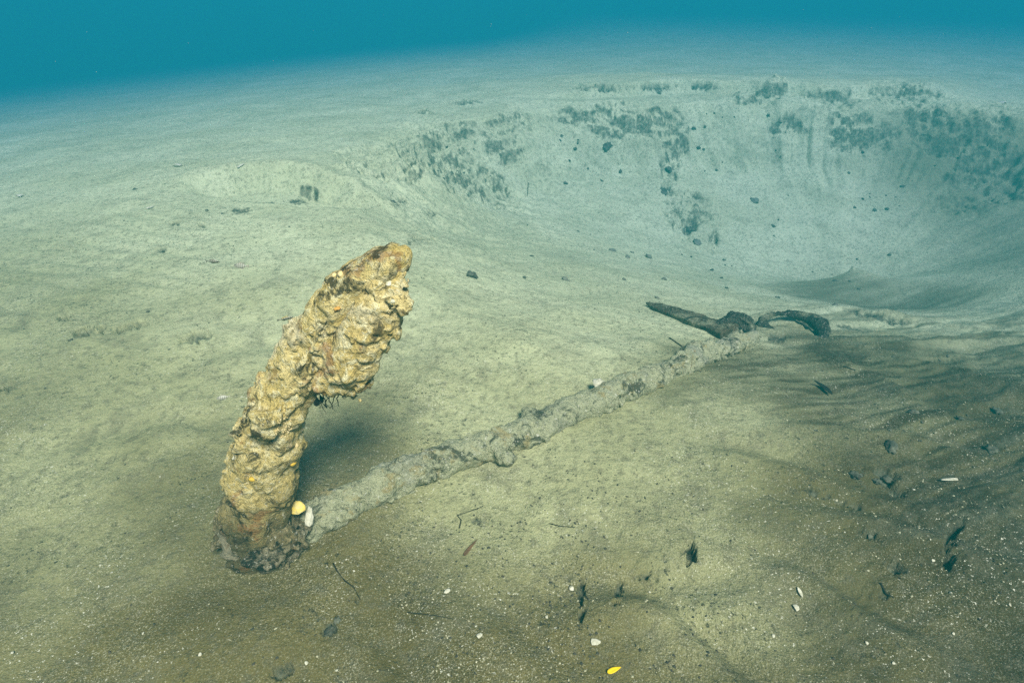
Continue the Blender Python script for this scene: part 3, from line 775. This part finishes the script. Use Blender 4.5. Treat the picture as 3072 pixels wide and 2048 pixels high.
# shells and shell fragments
o = put('shell', shell_mesh('shell', YSHELL, 2, 1, .6, .35, .1), AP(892, 1520, .0), .036, (R(62), R(-10), R(15)))
tag(o, 'yellow oyster shell leaning against the foot of the arm', 'shell')
o = put('shell', shell_mesh('shell', SHELLM, 3, 1.2, .26, .2, .1), AP(928, 1548, .01), .046, (R(50), R(15), R(20)))
tag(o, 'long white shell splinter beside the yellow oyster shell', 'shell')
o = rest('shell', shell_mesh('shell', SHELLM, 4, 1, .5, .3, .1), 912, 1500 + 85, .026, R(80), .01); tag(o, 'small white shell piece below the long white splinter', 'shell')
o = rest('shell', shell_mesh('shell', SHELLM, 6, 1, .4, .3, .1), 945, 1588, .026, R(-20), .01); tag(o, 'tan shell piece just right of the small white piece', 'shell')
o = rest('shell', shell_mesh('shell', SHELLM, 7, 1, .5, .3, .1), 1000, 1583, .022, R(-70), .008); tag(o, 'thin pale shell at the near edge of the shank base', 'shell')
g = ground(1795, 1178)
o = put('shell', shell_mesh('shell', SHELLM, 9, 1, .6, .4, .12), (g.x, g.y, g.z + .045), .045, (R(20), R(25), R(-70))); tag(o, 'white-tipped grey shell perched on the middle of the shank', 'shell')
o = rest('shell', shA.copy(), 535, 500, .06, R(80), .01); tag(o, 'large white shell on the plain above the left slump', 'shell')
o = rest('shell', shB.copy(), 724, 500, (.018, .055, .03), R(-50), .01); tag(o, 'thin white sliver right of the large white shell', 'shell')
o = rest('shell', shA.copy(), 62, 590, .045, R(70), .01); tag(o, 'white shell near the left edge of the photo', 'shell')
o = rest('shell', shB.copy(), 452, 625, (.014, .05, .03), R(25), .01); tag(o, 'curved white sliver left of the slumped sand', 'shell')
o = rest('shell', shA.copy(), 1440, 1860 + 50, (.010, .016, .010), R(10), .005); tag(o, 'small oval white shell at bottom centre, left of the yellow leaf', 'shell')
o = rest('shell', shA.copy(), 1343, 1777, (.016, .012, .012), R(30), .005); tag(o, 'tiny white forked shell bit below the brown leaf', 'shell')
o = rest('shell', shA.copy(), 1713, 1765, .013, R(60), .005); tag(o, 'tiny round white shell beside the dark burrow crack', 'shell')
o = rest('shell', shB.copy(), 1787, 1926, (.016, .020, .008), R(-80), .005); tag(o, 'flat cream shell chip above the yellow leaf', 'shell')
o = rest('shell', shA.copy(), 2388, 1822, .015, R(-80), .006); tag(o, 'cream shell chip below the pale leaf scrap', 'shell')
o = rest('shell', shA.copy(), 3000, 315, .1, R(-80), .02); tag(o, 'white shell on the far right crater rim', 'shell')
o = rest('shell', shB.copy(), 2845, 1443, (.02, .05, .02), R(-85), .006); tag(o, 'pale curled shell strip on silt near the right edge', 'shell')
spots = [(1540, 1390), (300, 730), (330, 1000), (92, 1002), (135, 1275), (225, 1180), (275, 1400), (480, 1430), (590, 1200), (1700, 1100), (980, 560), (2660, 830), (2510, 1500), (2740, 1470), (2790, 1620), (2800, 1680), (2600, 1930), (2380, 1980), (2680, 1990), (2860, 1900), (3030, 1815), (2850, 1780), (2320, 1910), (1010, 2010), (1640, 1850), (1580, 1880), (1950, 1775), (40, 1960), (430, 1900), (600, 1960), (230, 1720), (330, 1540), (760, 1800), (920, 1990)]
for i, (a, b) in enumerate(spots):
    o = rest('shell_chip', (shA, shB)[i % 2], a, b, random.uniform(.004, .008), random.uniform(0, 6), .002, (random.uniform(-.4, .4), random.uniform(-.4, .4)))
    tag(o, 'tiny white shell chip lying loose on the sand', 'shell', 'white shell chips strewn on the sand')

# stones and clods
STV = [blob_mesh('stone', STONEM, 20 + k, 3, 1, .8, .6, .7, 1.3) for k in range(4)]
CLV = [blob_mesh('mud_clod', MUDM, 40 + k, 3, 1, .8, .55, 1.0, 1.5 + .2 * k) for k in range(5)]
def stone(px, py, rpx, label, lib=STV, name='stone', cat='stone', group=None):
    g = ground(px, py); s = rpx * .75 * pxsize(g)
    o = rest(name, random.choice(lib), px, py, (s, s * random.uniform(.8, 1.1), s), random.uniform(0, 6), s * .12)
    return tag(o, label, cat, group)
for (a, b, r_, lab) in [
    (1946, 773, 15, 'grey rounded stone alone on the pale slope below the streaked mud'), (1836, 752, 12, 'grey stone furthest left in the row on the lower slope'),
    (1882, 772, 10, 'small grey stone left of the rounded one'), (1895, 757, 9, 'smallest grey stone just behind the pair'), (1696, 841, 14, 'grey stone on the slope between fluke tip and stock'),
    (1992, 840, 11, 'flat grey stone behind the flat stock'), (2265, 605, 16, 'grey stone in the middle of the crater slope'), (2505, 918, 12, 'grey stone just right of the ring pit'),
    (2090, 728, 16, 'grey stone at the foot of the streaked mud fan'), (1873, 839, 9, 'small grey stone left of the flat grey stone'), (1972, 895, 10, 'small stone just above the stock')]:
    stone(a, b, r_, lab)
for (a, b, r_, lab) in [
    (1821, 440, 17, 'round black mud lump under the middle of the crater rim'), (1990, 570, 18, 'black mud lump left of the streaked mud fan'), (1415, 828, 24, 'dark mud clod alone on the smooth slope right of the fluke'),
    (2672, 1342, 26, 'jagged black clod standing on silt near right'), (2972, 1352, 26, 'flat black clod at the right edge of the photo'), (2742, 1238, 17, 'small round clod on the swept silt at right'),
    (2570, 1424, 20, 'left clod of the black cluster on the right silt'), (2664, 1428, 22, 'right clod of the black cluster on the right silt'), (2632, 1448, 16, 'middle clod of the black cluster on the right silt'),
    (2992, 1238, 22, 'dark clod low on silt by the right edge'), (2880, 1258, 16, 'dark clod left of the low one by the right edge'),
    (985, 1890, 22, 'dark clod on gritty sand at lower left'), (1012, 1866, 14, 'small dark clod touching the lower left one'), (2010, 500, 13, 'dark mud lump halfway down the streaked mud gully'),
    (2622, 1040 + 560, 20, 'black clod on the long dark crack at lower right'), (1180, 605, 18, 'dark clod at the head of the left slope')]:
    stone(a, b, r_, lab, CLV, 'mud_clod', 'clod')
zones = [((1680, 400), (1900, 560), 10), ((2080, 330), (2360, 520), 16), ((2000, 760), (2700, 900), 16), ((1560, 650), (1900, 900), 8), ((2300, 560), (2700, 720), 8), ((2350, 1060), (3000, 1300), 12), ((2500, 380), (2900, 640), 10), ((1300, 380), (1600, 620), 8), ((150, 560), (1000, 720), 6), ((60, 850), (700, 1080), 6)]
for (a0, b0), (a1, b1), n in zones:
    for k in range(n):
        a, b = random.uniform(a0, a1), random.uniform(b0, b1)
        stone(a, b, 3 + 6.5 * random.random() ** 2, 'small dark crumb of mud on the pale sand', CLV, 'mud_crumb', 'clod', 'dark mud crumbs strewn over the sand')

# ------------------------------------------------------------------ fish
FISHM, _n, _b = mat('silvery_fish')
_co = N(_n, 'ShaderNodeTexCoord').outputs['Object']
_w = N(_n, 'ShaderNodeTexWave', wave_type='BANDS', bands_direction='X'); _w.inputs['Scale'].default_value = 2.1; _w.inputs['Distortion'].default_value = 1.; L(_n, _co, _w.inputs['Vector'])
L(_n, mix(_n, ramp(_n, _w.outputs['Fac'], [(.35, 0), (.6, 1)]), (.20, .19, .14), (.36, .34, .27)), _b.inputs['Base Color']); _b.inputs['Roughness'].default_value = .4; _b.inputs['Specular IOR Level'].default_value = .5
FINM = plain('clear_fin', (.33, .31, .22), (.24, .23, .17), 80); FINY = plain('yellow_fin', (.80, .55, .04), (.6, .4, .04), 60)
EYEM = plain('black_eye', (.006, .006, .006), (.01, .01, .01), 60, .3); 
def fin(name, outline, th, material, parent):
    bm = bmesh.new(); f1 = [bm.verts.new((x, -th, z)) for x, z in outline]; f2 = [bm.verts.new((x, th, z)) for x, z in outline]
    bm.faces.new(f1); bm.faces.new(f2[::-1]); n = len(outline)
    for i in range(n): bm.faces.new((f1[i], f2[i], f2[(i + 1) % n], f1[(i + 1) % n]))
    bmesh.ops.recalc_face_normals(bm, faces=bm.faces)
    me = bpy.data.meshes.new(name); bm.to_mesh(me); bm.free(); me.materials.append(material)
    o = bpy.data.objects.new(name, me); COL.objects.link(o); o.parent = parent; return o
def fish(px, py, y, ln, yaw, roll, label, yellow=False):
    p = at_y(px, py, y)
    root = empty('fish', p); tag(root, label, 'fish', 'little fish hovering over the sand left of the arm')
    bm = bmesh.new(); rows = []; prof = [(-.5, .012, .0), (-.46, .06, .0), (-.36, .12, .0), (-.2, .175, .0), (0, .185, -.005), (.18, .14, -.005), (.32, .075, 0), (.42, .04, 0), (.47, .035, 0)]
    for x, r_, z in prof: rows.append([bm.verts.new((x, math.cos(a) * r_ * .38, z + math.sin(a) * r_)) for a in [6.2832 * k / 14 for k in range(14)]])
    for a, b in zip(rows[:-1], rows[1:]):
        for k in range(14): bm.faces.new((a[k], a[(k + 1) % 14], b[(k + 1) % 14], b[k]))
    bm.faces.new(rows[0]); bm.faces.new(rows[-1][::-1]); bmesh.ops.recalc_face_normals(bm, faces=bm.faces)
    for f in bm.faces: f.smooth = True
    me = bpy.data.meshes.new('body'); bm.to_mesh(me); bm.free(); me.materials.append(FISHM)
    o = bpy.data.objects.new('body', me); COL.objects.link(o); o.parent = root
    fin('tail_fin', [(.45, .03), (.64, .15), (.58, 0), (.64, -.15), (.45, -.03)], .006, FINM, root)
    fin('dorsal_fin', [(-.2, .16), (-.12, .25), (.05, .24), (.25, .17), (.3, .07)], .006, FINY if yellow else FINM, root)
    fin('anal_fin', [(.02, -.17), (.1, -.25), (.22, -.19), (.3, -.07)], .006, FINY if yellow else FINM, root)
    for s_ in (-1, 1):
        bm = bmesh.new(); bmesh.ops.create_uvsphere(bm, u_segments=10, v_segments=6, radius=.032)
        me = bpy.data.meshes.new('eye'); bm.to_mesh(me); bm.free(); me.materials.append(EYEM)
        o = bpy.data.objects.new('eye', me); COL.objects.link(o); o.parent = root; o.location = (-.37, s_ * .04, .035)
    root.scale = (ln,) * 3; root.rotation_euler = (roll, 0, yaw)
fish(640, 784, 1.9, .045, R(175), R(-22), 'pale little fish, left one of the pair above the arm')
fish(722, 797, 1.9, .05, R(-8), R(-22), 'pale little fish, right one of the pair above the arm')
fish(858, 955, 1.35, .036, R(205), R(-30), 'striped little fish with yellow fins close to the left of the arm', True)
fish(668, 1192, 1.4, .034, R(20), R(-25), 'striped little fish low over the sand, lowest of the four')

# ------------------------------------------------------------------ loose grit (nobody could count it)
def scatter(name, n, rmin, rmax, material, label, smin_, smax_, pw, patch_s, thr, flat, seed):
    rg = np.random.default_rng(seed)
    q = rmin + (rmax - rmin) * rg.random(n * 4) ** 1.15; a = rg.uniform(R(-52), R(52), n * 4)
    x, y = np.sin(a) * q, np.cos(a) * q
    dn = fbm(x * patch_s, y * patch_s, o=3, s=seed) + .35 * fbm(x * 7, y * 7, o=2, s=seed + 5)
    keep = rg.random(n * 4) < np.clip((dn - thr) * 2.2, .05, 1); x, y = x[keep][:n], y[keep][:n]
    z = height(x, y)[0]; m = len(x)
    s = smin_ + (smax_ - smin_) * rg.random(m) ** pw
    oc = np.array([[1, 0, 0], [-.9, .1, 0], [0, 1, 0], [.1, -1, 0], [0, 0, 1], [0, 0, -1]], float); of = np.array([[0, 2, 4], [2, 1, 4], [1, 3, 4], [3, 0, 4], [2, 0, 5], [1, 2, 5], [3, 1, 5], [0, 3, 5]])
    V = oc[None] * (1 + rg.uniform(-.35, .35, (m, 6, 1))) * np.stack([np.ones(m), rg.uniform(.45, 1, m), rg.uniform(flat, flat + .35, m)], 1)[:, None, :]
    th = rg.uniform(0, 6.283, m); c_, s_ = np.cos(th)[:, None], np.sin(th)[:, None]; tl = rg.normal(0, .35, m)[:, None]
    vx = V[..., 0] * c_ - V[..., 1] * s_; vy = V[..., 0] * s_ + V[..., 1] * c_; vz = V[..., 2] + vx * tl
    W = np.stack([vx, vy, vz], -1) * s[:, None, None] + np.stack([x, y, z + s * .25], 1)[:, None, :]
    o = mesh_np(name, W.reshape(-1, 3), (of[None] + 6 * np.arange(m)[:, None, None]).reshape(-1, 3), material, None, False)
    return tag(o, label, name.replace('_', ' ').split()[-1], None, 'stuff')
scatter('shell_grit', 19000, .5, 5.2, GRITW, 'pale crushed shell grit strewn over the sand',   .0007, .0040, 4.2, 1.3, .14, .3, 5)
scatter('dark_grit', 11000, .6, 5.5, GRITD, 'dark specks of grit and rotted weed on the sand', .0008, .0055, 3.4, 1.1, .02, .25, 9)
# drifting specks in the water
rg = np.random.default_rng(3); vv = []; fF = []
sn = [(565, 130), (820, 183), (940, 92), (1065, 250), (300, 305), (475, 322), (740, 285), (1860, 60), (2380, 115), (1580, 45), (2410, 30)] + [(rg.uniform(0, 3072), rg.uniform(0, 500)) for _ in range(40)]
for k, (a, b) in enumerate(sn):
    p = at_y(a, b, rg.uniform(.8, 2.0)); vv.append(bv * rg.uniform(.0003, .0007) + p); fF.append(bf + k * len(bv))
o = mesh_np('marine_snow', np.concatenate(vv), np.concatenate(fF), plain('pale_fleck', (.28, .33, .30), (.2, .25, .22), 20)); tag(o, 'tiny pale flecks drifting in the blue water', 'specks', None, 'stuff')

# ------------------------------------------------------------------ the water that veils the distance
bm = bmesh.new(); bmesh.ops.create_cube(bm, size=1)
zt, zb = 2.4, ZMIN - 1.0
for v in bm.verts: v.co = Vector((v.co.x * 300, v.co.y * 300, zt if v.co.z > 0 else zb))
me = bpy.data.meshes.new('haze'); bm.to_mesh(me); bm.free()
hz = bpy.data.objects.new('haze', me); COL.objects.link(hz)
hm = bpy.data.materials.new('sea_water'); hm.use_nodes = True; n_ = hm.node_tree
n_.nodes.remove(n_.nodes['Principled BSDF'])
pv = n_.nodes.new('ShaderNodeVolumePrincipled'); pv.inputs['Color'].default_value = (.009, .225, .215, 1); pv.inputs['Density'].default_value = .125
pv.inputs['Absorption Color'].default_value = (.0, .012, .33, 1); pv.inputs['Anisotropy'].default_value = 0.
L(n_, pv.outputs[0], n_.nodes['Material Output'].inputs['Volume'])
hz.data.materials.append(hm); tag(hz, 'blue-green sea water veiling the distance', 'water', None, 'stuff')
